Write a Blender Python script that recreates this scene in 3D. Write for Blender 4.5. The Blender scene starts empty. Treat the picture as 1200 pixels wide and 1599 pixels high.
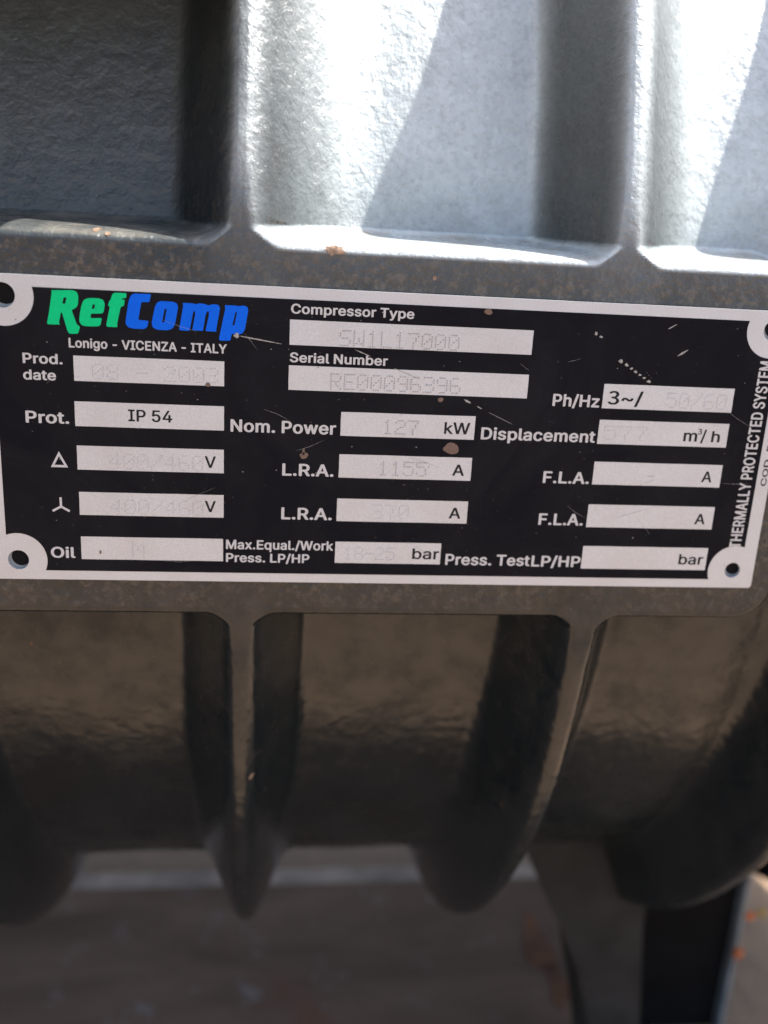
import bpy, bmesh, math, random
import numpy as np
from mathutils import Matrix, Vector

# ---------------------------------------------------------------- scene, camera, sky, sun
S = bpy.context.scene
C = S.collection
MM = 0.001
GZ = 0.5                       # plate datum height above the ground (m)
CAM_D = 245.0                  # lens to nameplate plane (mm)

cam_d = bpy.data.cameras.new('Camera')
cam = bpy.data.objects.new('Camera', cam_d)
C.objects.link(cam)
right, up, fwd = Vector((0.99300, -0.10500, 0.05400)), Vector((-0.02122, 0.29118, 0.95643)), Vector((0.11615, 0.95089, -0.28691))
m = Matrix.Identity(4)
for i in range(3):
    m[i][0], m[i][1], m[i][2] = right[i], up[i], -fwd[i]
m.translation = Vector((0, -CAM_D * MM, GZ))
cam.matrix_world = m
cam_d.sensor_fit = 'VERTICAL'
cam_d.sensor_height = 24.0
cam_d.sensor_width = 18.0
cam_d.lens = 24.0 * 1450 / 1599
cam_d.clip_start = 0.01
cam_d.clip_end = 500
cam_d.dof.use_dof = True
cam_d.dof.focus_distance = 0.245
cam_d.dof.aperture_fstop = 4.6
S.camera = cam

SUN = Vector((1.0, 0.14, 1.6)).normalized()
elev = math.asin(SUN.z)
world = bpy.data.worlds.new('World')
S.world = world
world.use_nodes = True
wn = world.node_tree
sky = wn.nodes.new('ShaderNodeTexSky')
sky.sky_type = 'NISHITA'
sky.sun_disc = False
sky.sun_elevation = elev
sky.sun_rotation = math.atan2(SUN.x, SUN.y)
sky.air_density = 1.0
sky.dust_density = 2.5
wn.links.new(sky.outputs[0], wn.nodes['Background'].inputs[0])
wn.nodes['Background'].inputs[1].default_value = 0.13

sun_d = bpy.data.lights.new('Sun', 'SUN')
sun_d.energy = 4.6
sun_d.angle = math.radians(0.5)
sun_d.color = (1.0, 0.95, 0.88)
sun = bpy.data.objects.new('Sun', sun_d)
sun.rotation_euler = SUN.to_track_quat('Z', 'Y').to_euler()
sun.location = (1, 0, 3)
C.objects.link(sun)

S.view_settings.view_transform = 'Standard'
S.view_settings.look = 'None'
S.view_settings.exposure = 1.36
S.view_settings.gamma = 1.0

# ---------------------------------------------------------------- helpers
rng = random.Random(7)

def P(x, y, z):
    return Vector((x * MM, y * MM, z * MM + GZ))

def tag(o, label=None, cat=None, group=None, kind=None):
    for k, v in (('label', label), ('category', cat), ('group', group), ('kind', kind)):
        if v:
            o[k] = v
    return o

def empty(name, loc=(0, 0, 0)):
    o = bpy.data.objects.new(name, None)
    o.empty_display_size = 0.02
    o.location = loc
    C.objects.link(o)
    return o

def link(name, me, mat, parent=None, smooth=False):
    o = bpy.data.objects.new(name, me)
    C.objects.link(o)
    if mat and not me.materials:
        me.materials.append(mat)
    if smooth:
        for p in me.polygons:
            p.use_smooth = True
    if parent:
        o.parent = parent
        root = parent
        off = Vector((0, 0, 0))
        while root:
            off += root.location
            root = root.parent
        o.location = -off          # meshes are written in world space
    return o

class Nodes:
    def __init__(self, name):
        self.mat = bpy.data.materials.new(name)
        self.mat.use_nodes = True
        self.t = self.mat.node_tree
        self.b = self.t.nodes['Principled BSDF']
        tc = self.t.nodes.new('ShaderNodeTexCoord')
        self.co = tc.outputs['Object']
    def n(self, kind, **kw):
        nd = self.t.nodes.new(kind)
        for k, v in kw.items():
            setattr(nd, k, v)
        return nd
    def l(self, a, b):
        self.t.links.new(a, b)
    def noise(self, scale, detail=4, rough=0.5, dist=0.0, vec=None, stretch=None):
        nd = self.n('ShaderNodeTexNoise')
        nd.inputs['Scale'].default_value = scale
        nd.inputs['Detail'].default_value = detail
        nd.inputs['Roughness'].default_value = rough
        nd.inputs['Distortion'].default_value = dist
        v = vec or self.co
        if stretch:
            mp = self.n('ShaderNodeMapping')
            mp.inputs['Scale'].default_value = stretch
            self.l(v, mp.inputs[0])
            v = mp.outputs[0]
        self.l(v, nd.inputs['Vector'])
        return nd.outputs['Fac']
    def ramp(self, fac, stops):
        nd = self.n('ShaderNodeValToRGB')
        els = nd.color_ramp.elements
        while len(els) < len(stops):
            els.new(0.5)
        for e, (p, c) in zip(els, stops):
            e.position = p
            e.color = (c, c, c, 1) if isinstance(c, (int, float)) else (*c, 1)
        self.l(fac, nd.inputs[0])
        return nd.outputs[0]
    def mix(self, fac, a, b):
        nd = self.n('ShaderNodeMix', data_type='RGBA')
        for sock, v in ((nd.inputs[0], fac), (nd.inputs[6], a), (nd.inputs[7], b)):
            if isinstance(v, (int, float)):
                sock.default_value = v
            elif isinstance(v, tuple):
                sock.default_value = (*v, 1)
            else:
                self.l(v, sock)
        return nd.outputs[2]
    def math(self, op, a, b=0.0, clamp=False):
        nd = self.n('ShaderNodeMath', operation=op, use_clamp=clamp)
        for sock, v in ((nd.inputs[0], a), (nd.inputs[1], b)):
            if isinstance(v, (int, float)):
                sock.default_value = v
            else:
                self.l(v, sock)
        return nd.outputs[0]
    def bump(self, h, strength, dist, prev=None):
        nd = self.n('ShaderNodeBump')
        nd.inputs['Strength'].default_value = strength
        nd.inputs['Distance'].default_value = dist
        self.l(h, nd.inputs['Height'])
        if prev is not None:
            self.l(prev, nd.inputs['Normal'])
        return nd.outputs[0]
    def set(self, **kw):
        for k, v in kw.items():
            s = self.b.inputs[k.replace('_', ' ')]
            if isinstance(v, (int, float)):
                s.default_value = v
            elif isinstance(v, tuple):
                s.default_value = (*v, 1)
            else:
                self.l(v, s)
        return self.mat

# ---------------------------------------------------------------- materials
SHADE_X = (-0.022, 0.002)      # x range (m) over which the painted shade of the left bay ends
def mat_paint():
    k = Nodes('casting_paint')
    tone = k.noise(55, 5, 0.6)
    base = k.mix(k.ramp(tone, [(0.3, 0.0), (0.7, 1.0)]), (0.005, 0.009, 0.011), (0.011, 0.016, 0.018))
    # glare painted as pale colour on upward faces, held back in shaded left bay
    geo = k.n('ShaderNodeNewGeometry')
    sep = k.n('ShaderNodeSeparateXYZ')
    k.l(geo.outputs['Normal'], sep.inputs[0])
    pos = k.n('ShaderNodeSeparateXYZ')
    k.l(k.co, pos.inputs[0])
    def rng_(v, lo, hi):
        nd = k.n('ShaderNodeMapRange')
        nd.inputs['From Min'].default_value = lo
        nd.inputs['From Max'].default_value = hi
        k.l(v, nd.inputs['Value'])
        return nd.outputs[0]
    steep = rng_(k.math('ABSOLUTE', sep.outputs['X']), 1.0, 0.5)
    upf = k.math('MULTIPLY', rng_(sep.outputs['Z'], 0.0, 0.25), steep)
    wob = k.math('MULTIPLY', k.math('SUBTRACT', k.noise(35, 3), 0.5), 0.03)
    left_shade = k.math('ADD', k.math('MULTIPLY', rng_(k.math('ADD', pos.outputs['X'], wob), SHADE_X[0], SHADE_X[1]), 0.86), 0.14)
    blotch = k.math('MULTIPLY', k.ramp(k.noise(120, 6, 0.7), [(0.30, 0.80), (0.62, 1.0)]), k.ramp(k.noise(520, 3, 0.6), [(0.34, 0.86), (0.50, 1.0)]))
    glare = k.math('MULTIPLY', k.math('MULTIPLY', upf, left_shade), blotch, True)
    col = k.mix(glare, base, (0.545, 0.605, 0.615))
    # greasy brown grime, patchy, on the faces that are not washed by rain
    grime = k.math('MULTIPLY', k.ramp(k.noise(60, 7, 0.7, 0.8), [(0.42, 0.0), (0.70, 1.0)]), rng_(k.math('ABSOLUTE', sep.outputs['Z']), 0.30, 0.02))
    col = k.mix(k.math('MULTIPLY', grime, 0.35), col, (0.058, 0.044, 0.035))
    specks = k.ramp(k.noise(900, 2, 0.5), [(0.70, 0.0), (0.74, 1.0)])
    col = k.mix(k.math('ADD', k.math('MULTIPLY', specks, 0.2), k.math('MULTIPLY', k.math('MULTIPLY', k.ramp(k.noise(420, 5, 0.75), [(0.50, 0.0), (0.62, 1.0)]), k.math('MULTIPLY', rng_(sep.outputs['Z'], -0.05, 0.01), rng_(sep.outputs['Z'], 0.14, 0.02))), 0.42)), col, (0.16, 0.13, 0.10))
    # a little brown dust everywhere it can lie
    lie = k.math('MULTIPLY', rng_(sep.outputs['Z'], 0.45, 0.9), k.ramp(k.noise(70, 5, 0.6), [(0.4, 0.1), (0.7, 0.8)]))
    col = k.mix(lie, col, (0.33, 0.30, 0.25))
    chip = k.ramp(k.noise(140, 3, 0.5), [(0.765, 0.0), (0.78, 1.0)])
    col = k.mix(chip, col, (0.20, 0.085, 0.035))
    rough = k.math('ADD', k.math('ADD', k.math('MULTIPLY', glare, 0.10), k.math('MULTIPLY', grime, 0.3)), k.ramp(k.noise(260, 3), [(0.3, 0.08), (0.7, 0.20)]))
    # dull oily film in patches on the sheltered underside
    film = k.math('MULTIPLY', k.ramp(k.noise(48, 7, 0.7, 0.25), [(0.42, 0.0), (0.66, 1.0)]), k.math('MULTIPLY', rng_(sep.outputs['Z'], 0.06, -0.04), rng_(k.math('ABSOLUTE', sep.outputs['X']), 0.75, 0.35)))
    rough = k.math('ADD', rough, k.math('MULTIPLY', film, 0.22))
    spec = k.math('SUBTRACT', 0.5, k.math('MULTIPLY', film, 0.2))
    coarse = k.math('ADD', k.math('MULTIPLY', rng_(sep.outputs['Z'], -0.15, 0.15), 0.6), 0.4)
    h1 = k.math('MULTIPLY', k.noise(210, 2, 0.5), coarse)
    fine = k.math('ADD', k.math('MULTIPLY', rng_(sep.outputs['Z'], -0.06, 0.02), 0.88), 0.12)
    h2 = k.math('MULTIPLY', k.noise(560, 5, 0.65), fine)
    b1 = k.bump(h1, 0.42, 0.0019)
    b2 = k.bump(h2, 0.50, 0.0011, b1)
    return k.set(Base_Color=col, Roughness=rough, Normal=b2, IOR=1.58, Specular_IOR_Level=spec)

def mat_aluminium(name='bare_aluminium', col=(0.54, 0.552, 0.57)):
    k = Nodes(name)
    grain = k.noise(2600, 3, 0.7)
    soil = k.noise(60, 5, 0.6)
    c = k.mix(k.ramp(grain, [(0.3, 0.0), (0.7, 1.0)]), tuple(v * 0.86 for v in col), tuple(min(1, v * 1.12) for v in col))
    c = k.mix(k.ramp(soil, [(0.45, 0.0), (0.75, 0.35)]), c, (0.42, 0.40, 0.38))
    return k.set(Base_Color=c, Metallic=0.35, Roughness=0.48, Normal=k.bump(grain, 0.25, 0.0001))

def mat_black():
    k = Nodes('black_lacquer')
    specks = k.ramp(k.noise(900, 2, 0.5), [(0.70, 0.0), (0.76, 1.0)])
    haze = k.ramp(k.noise(28, 7, 0.68, 1.2), [(0.40, 0.0), (0.74, 1.0)])
    c = k.mix(k.math('MULTIPLY', haze, 0.24), (0.0025, 0.0040, 0.0085), (0.030, 0.029, 0.028))
    c = k.mix(k.math('MULTIPLY', specks, 0.5), c, (0.10, 0.095, 0.09))
    r = k.math('ADD', k.math('MULTIPLY', haze, 0.30), 0.10)
    return k.set(Base_Color=c, Roughness=r, Normal=k.bump(k.noise(500, 3), 0.05, 0.0004), IOR=1.18)

def mat_plain(name, col, rough=0.5, var=0.2, scale=300, metallic=0.0, bump=0.0, matte=False):
    k = Nodes(name)
    n = k.noise(scale, 4, 0.6)
    c = k.mix(k.ramp(n, [(0.3, 0.0), (0.7, 1.0)]), tuple(v * (1 - var) for v in col), tuple(min(1, v * (1 + var)) for v in col))
    kw = dict(Base_Color=c, Roughness=rough, Metallic=metallic)
    if matte:
        kw['IOR'] = 1.2
    if bump:
        kw['Normal'] = k.bump(n, bump, 0.002)
    return k.set(**kw)

def mat_ground():
    k = Nodes('dusty_ground')
    big = k.noise(2.2, 6, 0.6)
    fine = k.noise(38, 6, 0.7)
    grit = k.noise(260, 4, 0.7)
    c = k.mix(k.ramp(big, [(0.3, 0.0), (0.7, 1.0)]), (0.25, 0.160, 0.098), (0.36, 0.245, 0.155))
    c = k.mix(k.ramp(fine, [(0.35, 0.0), (0.75, 0.7)]), c, (0.21, 0.145, 0.10))
    c = k.mix(k.ramp(grit, [(0.6, 0.0), (0.75, 0.6)]), c, (0.38, 0.33, 0.27))
    return k.set(Base_Color=c, Roughness=0.92, Normal=k.bump(fine, 0.5, 0.01))

def mat_slab():
    k = Nodes('stained_steel_base')
    a = k.noise(9, 6, 0.65, 0.5, None, (0.45, 1.6, 1.0))
    b = k.noise(40, 5, 0.7)
    c = k.mix(k.ramp(a, [(0.30, 0.0), (0.70, 1.0)]), (0.13, 0.078, 0.054), (0.27, 0.168, 0.118))
    c = k.mix(k.ramp(b, [(0.60, 0.0), (0.72, 0.8)]), c, (0.30, 0.26, 0.24))
    c = k.mix(k.ramp(k.noise(6, 4, 0.6), [(0.55, 0.0), (0.68, 0.8)]), c, (0.20, 0.075, 0.03))
    return k.set(Base_Color=c, Roughness=0.9, IOR=1.2, Normal=k.bump(b, 0.4, 0.004))

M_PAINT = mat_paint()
M_ALU = mat_aluminium()
M_DOTL = mat_aluminium('punched_aluminium_light', (0.56, 0.555, 0.555))
M_DOT = mat_aluminium('punched_aluminium', (0.50, 0.49, 0.48))
M_BLACK = mat_black()
M_PRINT = mat_plain('silver_print', (0.50, 0.49, 0.485), 0.5, 0.10, 1500)
M_INK = mat_plain('dark_ink', (0.016, 0.017, 0.020), 0.5, 0.2, 900, matte=True)
M_GREEN = mat_plain('green_print', (0.001, 0.54, 0.20), 0.5, 0.06, 900, matte=True)
M_BLUE = mat_plain('blue_print', (0.001, 0.115, 0.72), 0.5, 0.06, 900, matte=True)
M_RUST = mat_plain('rust_spot', (0.15, 0.098, 0.074), 0.85, 0.3, 2500)
M_SCRATCH = mat_plain('bare_scratch', (0.30, 0.285, 0.265), 0.6, 0.4, 2500)
M_FOOT = mat_plain('foot_paint', (0.018, 0.018, 0.0175), 0.75, 0.35, 45, 0.0, 0.3)
M_FOOT.node_tree.nodes['Principled BSDF'].inputs['IOR'].default_value = 1.33
M_CHIP = mat_plain('rusty_chip', (0.24, 0.16, 0.11), 0.9, 0.5, 700, 0.0, 0.5)
M_GROUND = mat_ground()
M_SLAB = mat_slab()
M_STEEL = mat_plain('black_steel_paint', (0.005, 0.005, 0.0055), 0.7, 0.3, 60, 0.0, 0.2, matte=True)
M_EDGE = mat_plain('worn_grey_paint', (0.20, 0.22, 0.23), 0.6, 0.3, 60, 0.0, 0.2)
M_ORANGE = mat_plain('orange_petal', (0.55, 0.13, 0.03), 0.6, 0.3, 300)
M_YELLOW = mat_plain('yellow_petal', (0.48, 0.30, 0.05), 0.6, 0.3, 300)

# ---------------------------------------------------------------- ground
def sheet(name, x0, x1, y0, y1, z, mat, n=1):
    me = bpy.data.meshes.new(name)
    me.from_pydata([P(x0, y0, z), P(x1, y0, z), P(x1, y1, z), P(x0, y1, z)], [], [(0, 1, 2, 3)])
    return link(name, me, mat)

tag(sheet('ground', -60000, 60000, -60000, 60000, -500, M_GROUND), 'pale dusty brown ground around the compressor', kind='structure')

def box_bm(bm, x0, x1, y0, y1, z0, z1):
    v = [bm.verts.new(P(x, y, z)) for x in (x0, x1) for y in (y0, y1) for z in (z0, z1)]
    for f in ((0, 1, 3, 2), (4, 6, 7, 5), (0, 4, 5, 1), (2, 3, 7, 6), (0, 2, 6, 4), (1, 5, 7, 3)):
        bm.faces.new([v[i] for i in f])

def box(name, x0, x1, y0, y1, z0, z1, mat, parent=None, bevel=0.0):
    bm = bmesh.new()
    box_bm(bm, x0, x1, y0, y1, z0, z1)
    if bevel:
        bmesh.ops.bevel(bm, geom=bm.edges[:], offset=bevel * MM, segments=3, affect='EDGES', profile=0.5)
    bmesh.ops.recalc_face_normals(bm, faces=bm.faces[:])
    me = bpy.data.meshes.new(name)
    bm.to_mesh(me)
    bm.free()
    return link(name, me, mat, parent)

def prism(name, pts, y0, y1, mat, parent=None, bevel=0.0):
    """outline in (x, z) extruded from y0 back to y1"""
    bm = bmesh.new()
    fr = [bm.verts.new(P(x, y0, z)) for x, z in pts]
    bk = [bm.verts.new(P(x, y1, z)) for x, z in pts]
    bm.faces.new(fr)
    bm.faces.new(bk[::-1])
    n = len(pts)
    for i in range(n):
        bm.faces.new((fr[i], bk[i], bk[(i + 1) % n], fr[(i + 1) % n]))
    if bevel:
        ed = [e for e in bm.edges if len({v.co.y for v in e.verts}) == 1]
        bmesh.ops.bevel(bm, geom=ed, offset=bevel * MM, segments=3, affect='EDGES', profile=0.5)
    bmesh.ops.recalc_face_normals(bm, faces=bm.faces[:])
    me = bpy.data.meshes.new(name)
    bm.to_mesh(me)
    bm.free()
    return link(name, me, mat, parent)

slab = box('base_slab', -900, 232, -20, 373, -499.5, -480, M_SLAB, None, 2.0)
box('bright_strip', -899, 231, 355, 372.5, -482, -479.4, mat_plain('bright_strip_tone', (0.42, 0.32, 0.25), 0.9, 0.35, 30, matte=True), slab, 0.5)  # added pale strip: brightness of the far band put into its colour
tag(slab, 'stained brown steel base plate on the ground under the compressor', 'base plate')

# ---------------------------------------------------------------- compressor casting
YA, ZA, RB, RR = 322.9, -55.0, 295.5, 326.7
RIBS = [-318.0, -215.0, -112.5, -9.6, 92.0, 191.0, 294.0, 397.0]
PAD = (-92.0, 150.5, -107.5, -2.0, 13.0)       # x0, x1, z0, z1, corner radius
PAD_Y = 1.2

def smax(a, b, k):
    h = np.maximum(k - np.abs(a - b), 0.0) / k
    return np.maximum(a, b) + h * h * k * 0.25

def smin(a, b, k):
    return -smax(-a, -b, k)

def casting_fields(x, phi):
    """radius field of the casting over (x, phi); also pad distance"""
    r = np.full_like(x, RB)
    wob = 0.35 * np.sin(x * 0.11 + phi * 9.0) + 0.25 * np.sin(x * 0.047 - phi * 21.0)
    for i, xc in enumerate(RIBS):
        half = 2.7 if i != 5 else 3.8
        u = np.abs(x - xc - 0.5 * np.sin(phi * 7.0 + i))
        # upper right side of each rib is run out with a broad casting fillet
        soft = np.clip((phi - 0.10) / 0.08, 0, 1) * np.clip((x - xc) / 3.0, 0, 1)
        h = (RR - RB) + (half + 0.8 - u) * (2.2 - 0.55 * soft)
        h = smin(h, np.full_like(h, RR - RB), 6.5)
        r = smax(r, RB + h, 9.0 + 19.0 * soft)
    r = r + wob * 0.6
    plane = (YA - PAD_Y) / np.cos(np.clip(phi, -1.0, 1.0))
    zz = ZA + (YA - PAD_Y) * np.tan(np.clip(phi, -1.0, 1.0))
    x0, x1, z0, z1, cr = PAD
    cx, cz = (x0 + x1) / 2, (z0 + z1) / 2
    qx = np.abs(x - cx) - ((x1 - x0) / 2 - cr)
    qz = np.abs(zz - cz) - ((z1 - z0) / 2 - cr)
    d = np.hypot(np.maximum(qx, 0), np.maximum(qz, 0)) + np.minimum(np.maximum(qx, qz), 0) - cr
    edge = RB + 30.0
    cap = np.where(np.abs(phi) < 0.9, smin(plane, np.full_like(plane, RR + 1.6), 6.0), RR + 0.3)
    ledge = edge - np.maximum(d, -12.0) * 4.6
    pad = smin(plane, ledge, 17.0)
    pad = np.where(np.abs(phi) < 0.9, pad, RB - 50)
    r = smin(smax(r, pad, 13.0), cap, 1.0)
    w = np.clip((-d - 0.2) / 6.0, 0, 1)
    w = w * w * (3 - 2 * w)
    r = r * (1 - w) + np.minimum(r, plane) * w
    return r, d

def build_casting(root):
    xs = [-420.0]
    while xs[-1] < 450.0:
        x = xs[-1]
        near = min(abs(x - c) for c in RIBS)
        vis = -175 < x < 240
        if vis:
            step = 0.75 if near < 19 else 2.0
            if min(abs(x - PAD[0]), abs(x - PAD[1])) < 16:
                step = min(step, 1.2)
        else:
            step = 2.5 if near < 19 else 8.0
        xs.append(x + step)
    ph = [-180.0]
    while ph[-1] < 180.0 - 1e-6:
        p = ph[-1]
        if -60 <= p < 40:
            step = 0.11 if (-13.5 < p < -7.5 or 7.0 < p < 13.5) else 0.42
        else:
            step = 3.0
        ph.append(min(p + step, 180.0))
    X, PH = np.meshgrid(np.array(xs), np.radians(np.array(ph)), indexing='ij')
    r, d = casting_fields(X, PH)
    co = np.stack([X, YA - r * np.cos(PH), ZA + r * np.sin(PH)], -1)
    # analytic-ish normals from central differences
    e = 0.15
    def pos(x, p):
        rr, _ = casting_fields(x, p)
        return np.stack([x, YA - rr * np.cos(p), ZA + rr * np.sin(p)], -1)
    du = pos(X + e, PH) - pos(X - e, PH)
    dv = pos(X, PH + e / 300) - pos(X, PH - e / 300)
    nor = np.cross(du, dv)
    nor /= np.linalg.norm(nor, axis=-1, keepdims=True)
    out = np.stack([np.zeros_like(X), -np.cos(PH), np.sin(PH)], -1)
    nor *= np.sign((nor * out).sum(-1, keepdims=True) + 1e-9)
    nx, npn = X.shape
    I, J = np.meshgrid(np.arange(nx - 1), np.arange(npn - 1), indexing='ij')
    xm = (X[:-1, :-1] + X[1:, 1:]) / 2
    dm = (d[:-1, :-1] + d[1:, 1:]) / 2
    near = np.argmin(np.abs(xm[..., None] - np.array(RIBS)), -1)
    dist = np.min(np.abs(xm[..., None] - np.array(RIBS)), -1)
    cls = np.where(dist < 17, near + 1, 0)
    pm = (PH[:-1, :-1] + PH[1:, 1:]) / 2
    cls = np.where((dm < 9) & (np.abs(pm) < 0.9), 99, cls)
    idx = np.arange(nx * npn).reshape(nx, npn)
    quads = np.stack([idx[:-1, :-1], idx[1:, :-1], idx[1:, 1:], idx[:-1, 1:]], -1)
    co = co.reshape(-1, 3) * MM
    co[:, 2] += GZ
    nor = nor.reshape(-1, 3)
    def part(name, sel):
        q = quads[sel]
        used, inv = np.unique(q, return_inverse=True)
        q = inv.reshape(q.shape)
        me = bpy.data.meshes.new(name)
        me.vertices.add(len(used))
        me.vertices.foreach_set('co', co[used].astype(np.float32).ravel())
        me.loops.add(q.size)
        me.loops.foreach_set('vertex_index', q.astype(np.int32).ravel())
        me.polygons.add(len(q))
        me.polygons.foreach_set('loop_start', np.arange(0, q.size, 4, dtype=np.int32))
        me.update(calc_edges=True)
        me.validate()
        me.polygons.foreach_set('use_smooth', np.ones(len(me.polygons), dtype=bool))
        me.normals_split_custom_set_from_vertices([tuple(v) for v in nor[used]])
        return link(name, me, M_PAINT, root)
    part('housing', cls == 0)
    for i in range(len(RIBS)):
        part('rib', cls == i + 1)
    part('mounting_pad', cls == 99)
    for xe, sgn in ((xs[0], -1), (xs[-1], 1)):
        bm = bmesh.new()
        n = 72
        ring = [bm.verts.new(P(xe, YA - RR * math.cos(t), ZA + RR * math.sin(t))) for t in [2 * math.pi * i / n for i in range(n)]]
        ring2 = [bm.verts.new(P(xe + sgn * 30, YA - RR * math.cos(t), ZA + RR * math.sin(t))) for t in [2 * math.pi * i / n for i in range(n)]]
        bm.faces.new(ring)
        bm.faces.new(ring2[::-1])
        for i in range(n):
            bm.faces.new((ring[i], ring2[i], ring2[(i + 1) % n], ring[(i + 1) % n]))
        bmesh.ops.recalc_face_normals(bm, faces=bm.faces[:])
        me = bpy.data.meshes.new('end_flange')
        bm.to_mesh(me)
        bm.free()
        link('end_flange', me, M_PAINT, root)

comp = empty('screw_compressor', P(100, YA, -480))
tag(comp, 'dark teal cast iron screw compressor with ribbed cylindrical housing', 'compressor')
build_casting(comp)
prism('mounting_foot', [(112, -262), (128, -292), (146, -330), (168, -375), (183, -420), (189, -479.5), (214, -479.5), (208, -415), (201, -350), (199, -285), (199, -262)],
      150, 192, M_FOOT, comp, 3.0)
prism('mounting_foot', [(-330, -262), (-330, -479.5), (-240, -479.5), (-262, -420), (-262, -262)], 150, 192, M_FOOT, comp, 3.0)

def casting_chip(x, phi_deg, rx, rp, name='rust_chip'):
    bm = bmesh.new()
    def surf(xx, pp, lift):
        r, _ = casting_fields(np.array([[xx]]), np.array([[math.radians(pp)]]))
        r = float(r[0, 0]) + lift
        return P(xx, YA - r * math.cos(math.radians(pp)), ZA + r * math.sin(math.radians(pp)))
    n = 18
    prev = None
    c = bm.verts.new(surf(x, phi_deg, 0.12))
    rr = [rng.uniform(0.65, 1.2) for _ in range(n)]
    rings = []
    for f, lift in ((0.35, 0.12), (0.7, 0.15), (1.0, 0.18), (1.06, -0.2)):
        rings.append([bm.verts.new(surf(x + rx * f * rr[i] * math.cos(2 * math.pi * i / n), phi_deg + rp * f * rr[i] * math.sin(2 * math.pi * i / n), lift)) for i in range(n)])
    for i in range(n):
        j = (i + 1) % n
        bm.faces.new((c, rings[0][i], rings[0][j]))
        for a, b2 in zip(rings, rings[1:]):
            bm.faces.new((a[i], b2[i], b2[j], a[j]))
    bmesh.ops.recalc_face_normals(bm, faces=bm.faces[:])
    me = bpy.data.meshes.new(name)
    bm.to_mesh(me)
    bm.free()
    return link(name, me, M_CHIP, comp)

for cx, cp, rx, rp in ((13.5, 8.9, 2.9, 0.26), (-46.0, 9.3, 1.1, 0.16), (-43.0, 9.1, 0.7, 0.1), (40.0, 7.9, 0.6, 0.1), (-6.0, -20.5, 0.8, 0.2)):
    casting_chip(cx, cp, rx, rp)

# added box out of view above the left bay, blocking sun and sky
prism('shade_box', [(-300, 84), (-300, 230), (-14, 230), (-14, 84)], -70, 160, M_PAINT, comp, 6.0)
prism('shade_box_lid', [(-294, 90), (-294, 224), (-20, 224), (-20, 90)], -84, -70.5, M_PAINT, comp, 3.0)

# black channel post standing right of the foot
post = empty('steel_channel', P(250, 215, -500))
tag(post, 'upright black steel channel with a worn grey flange right of the foot', 'steel channel')
box('web', 226, 299.8, 226, 231, -499, -371, M_STEEL, post, 0.8)
box('flange', 300, 303, 219, 231.5, -499, -371, M_EDGE, post, 1.0)

def petal(name, cx, cy, cz, w, h, mat, label, tilt):
    bm = bmesh.new()
    n = 10
    top, bot = [], []
    for i in range(n):
        t = 2 * math.pi * i / n
        rr = 1 + 0.22 * math.sin(3 * t + tilt) + rng.uniform(-0.22, 0.22)
        x, z = w / 2 * math.cos(t) * rr, h / 2 * math.sin(t) * rr
        y = 1.4 * math.sin(2 * t + tilt)
        top.append(bm.verts.new(P(cx + x, cy + y, cz + z)))
        bot.append(bm.verts.new(P(cx + x * 0.96, cy + y + 0.8, cz + z * 0.96)))
    c0, c1 = bm.verts.new(P(cx, cy - 2.0, cz)), bm.verts.new(P(cx, cy - 1.0, cz))
    for i in range(n):
        j = (i + 1) % n
        bm.faces.new((top[i], top[j], c0))
        bm.faces.new((bot[j], bot[i], c1))
        bm.faces.new((top[j], top[i], bot[i], bot[j]))
    bmesh.ops.recalc_face_normals(bm, faces=bm.faces[:])
    me = bpy.data.meshes.new(name)
    bm.to_mesh(me)
    bm.free()
    return tag(link(name, me, mat, None, True), label, 'petal', 'dry petals stuck to the grey flange')

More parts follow.
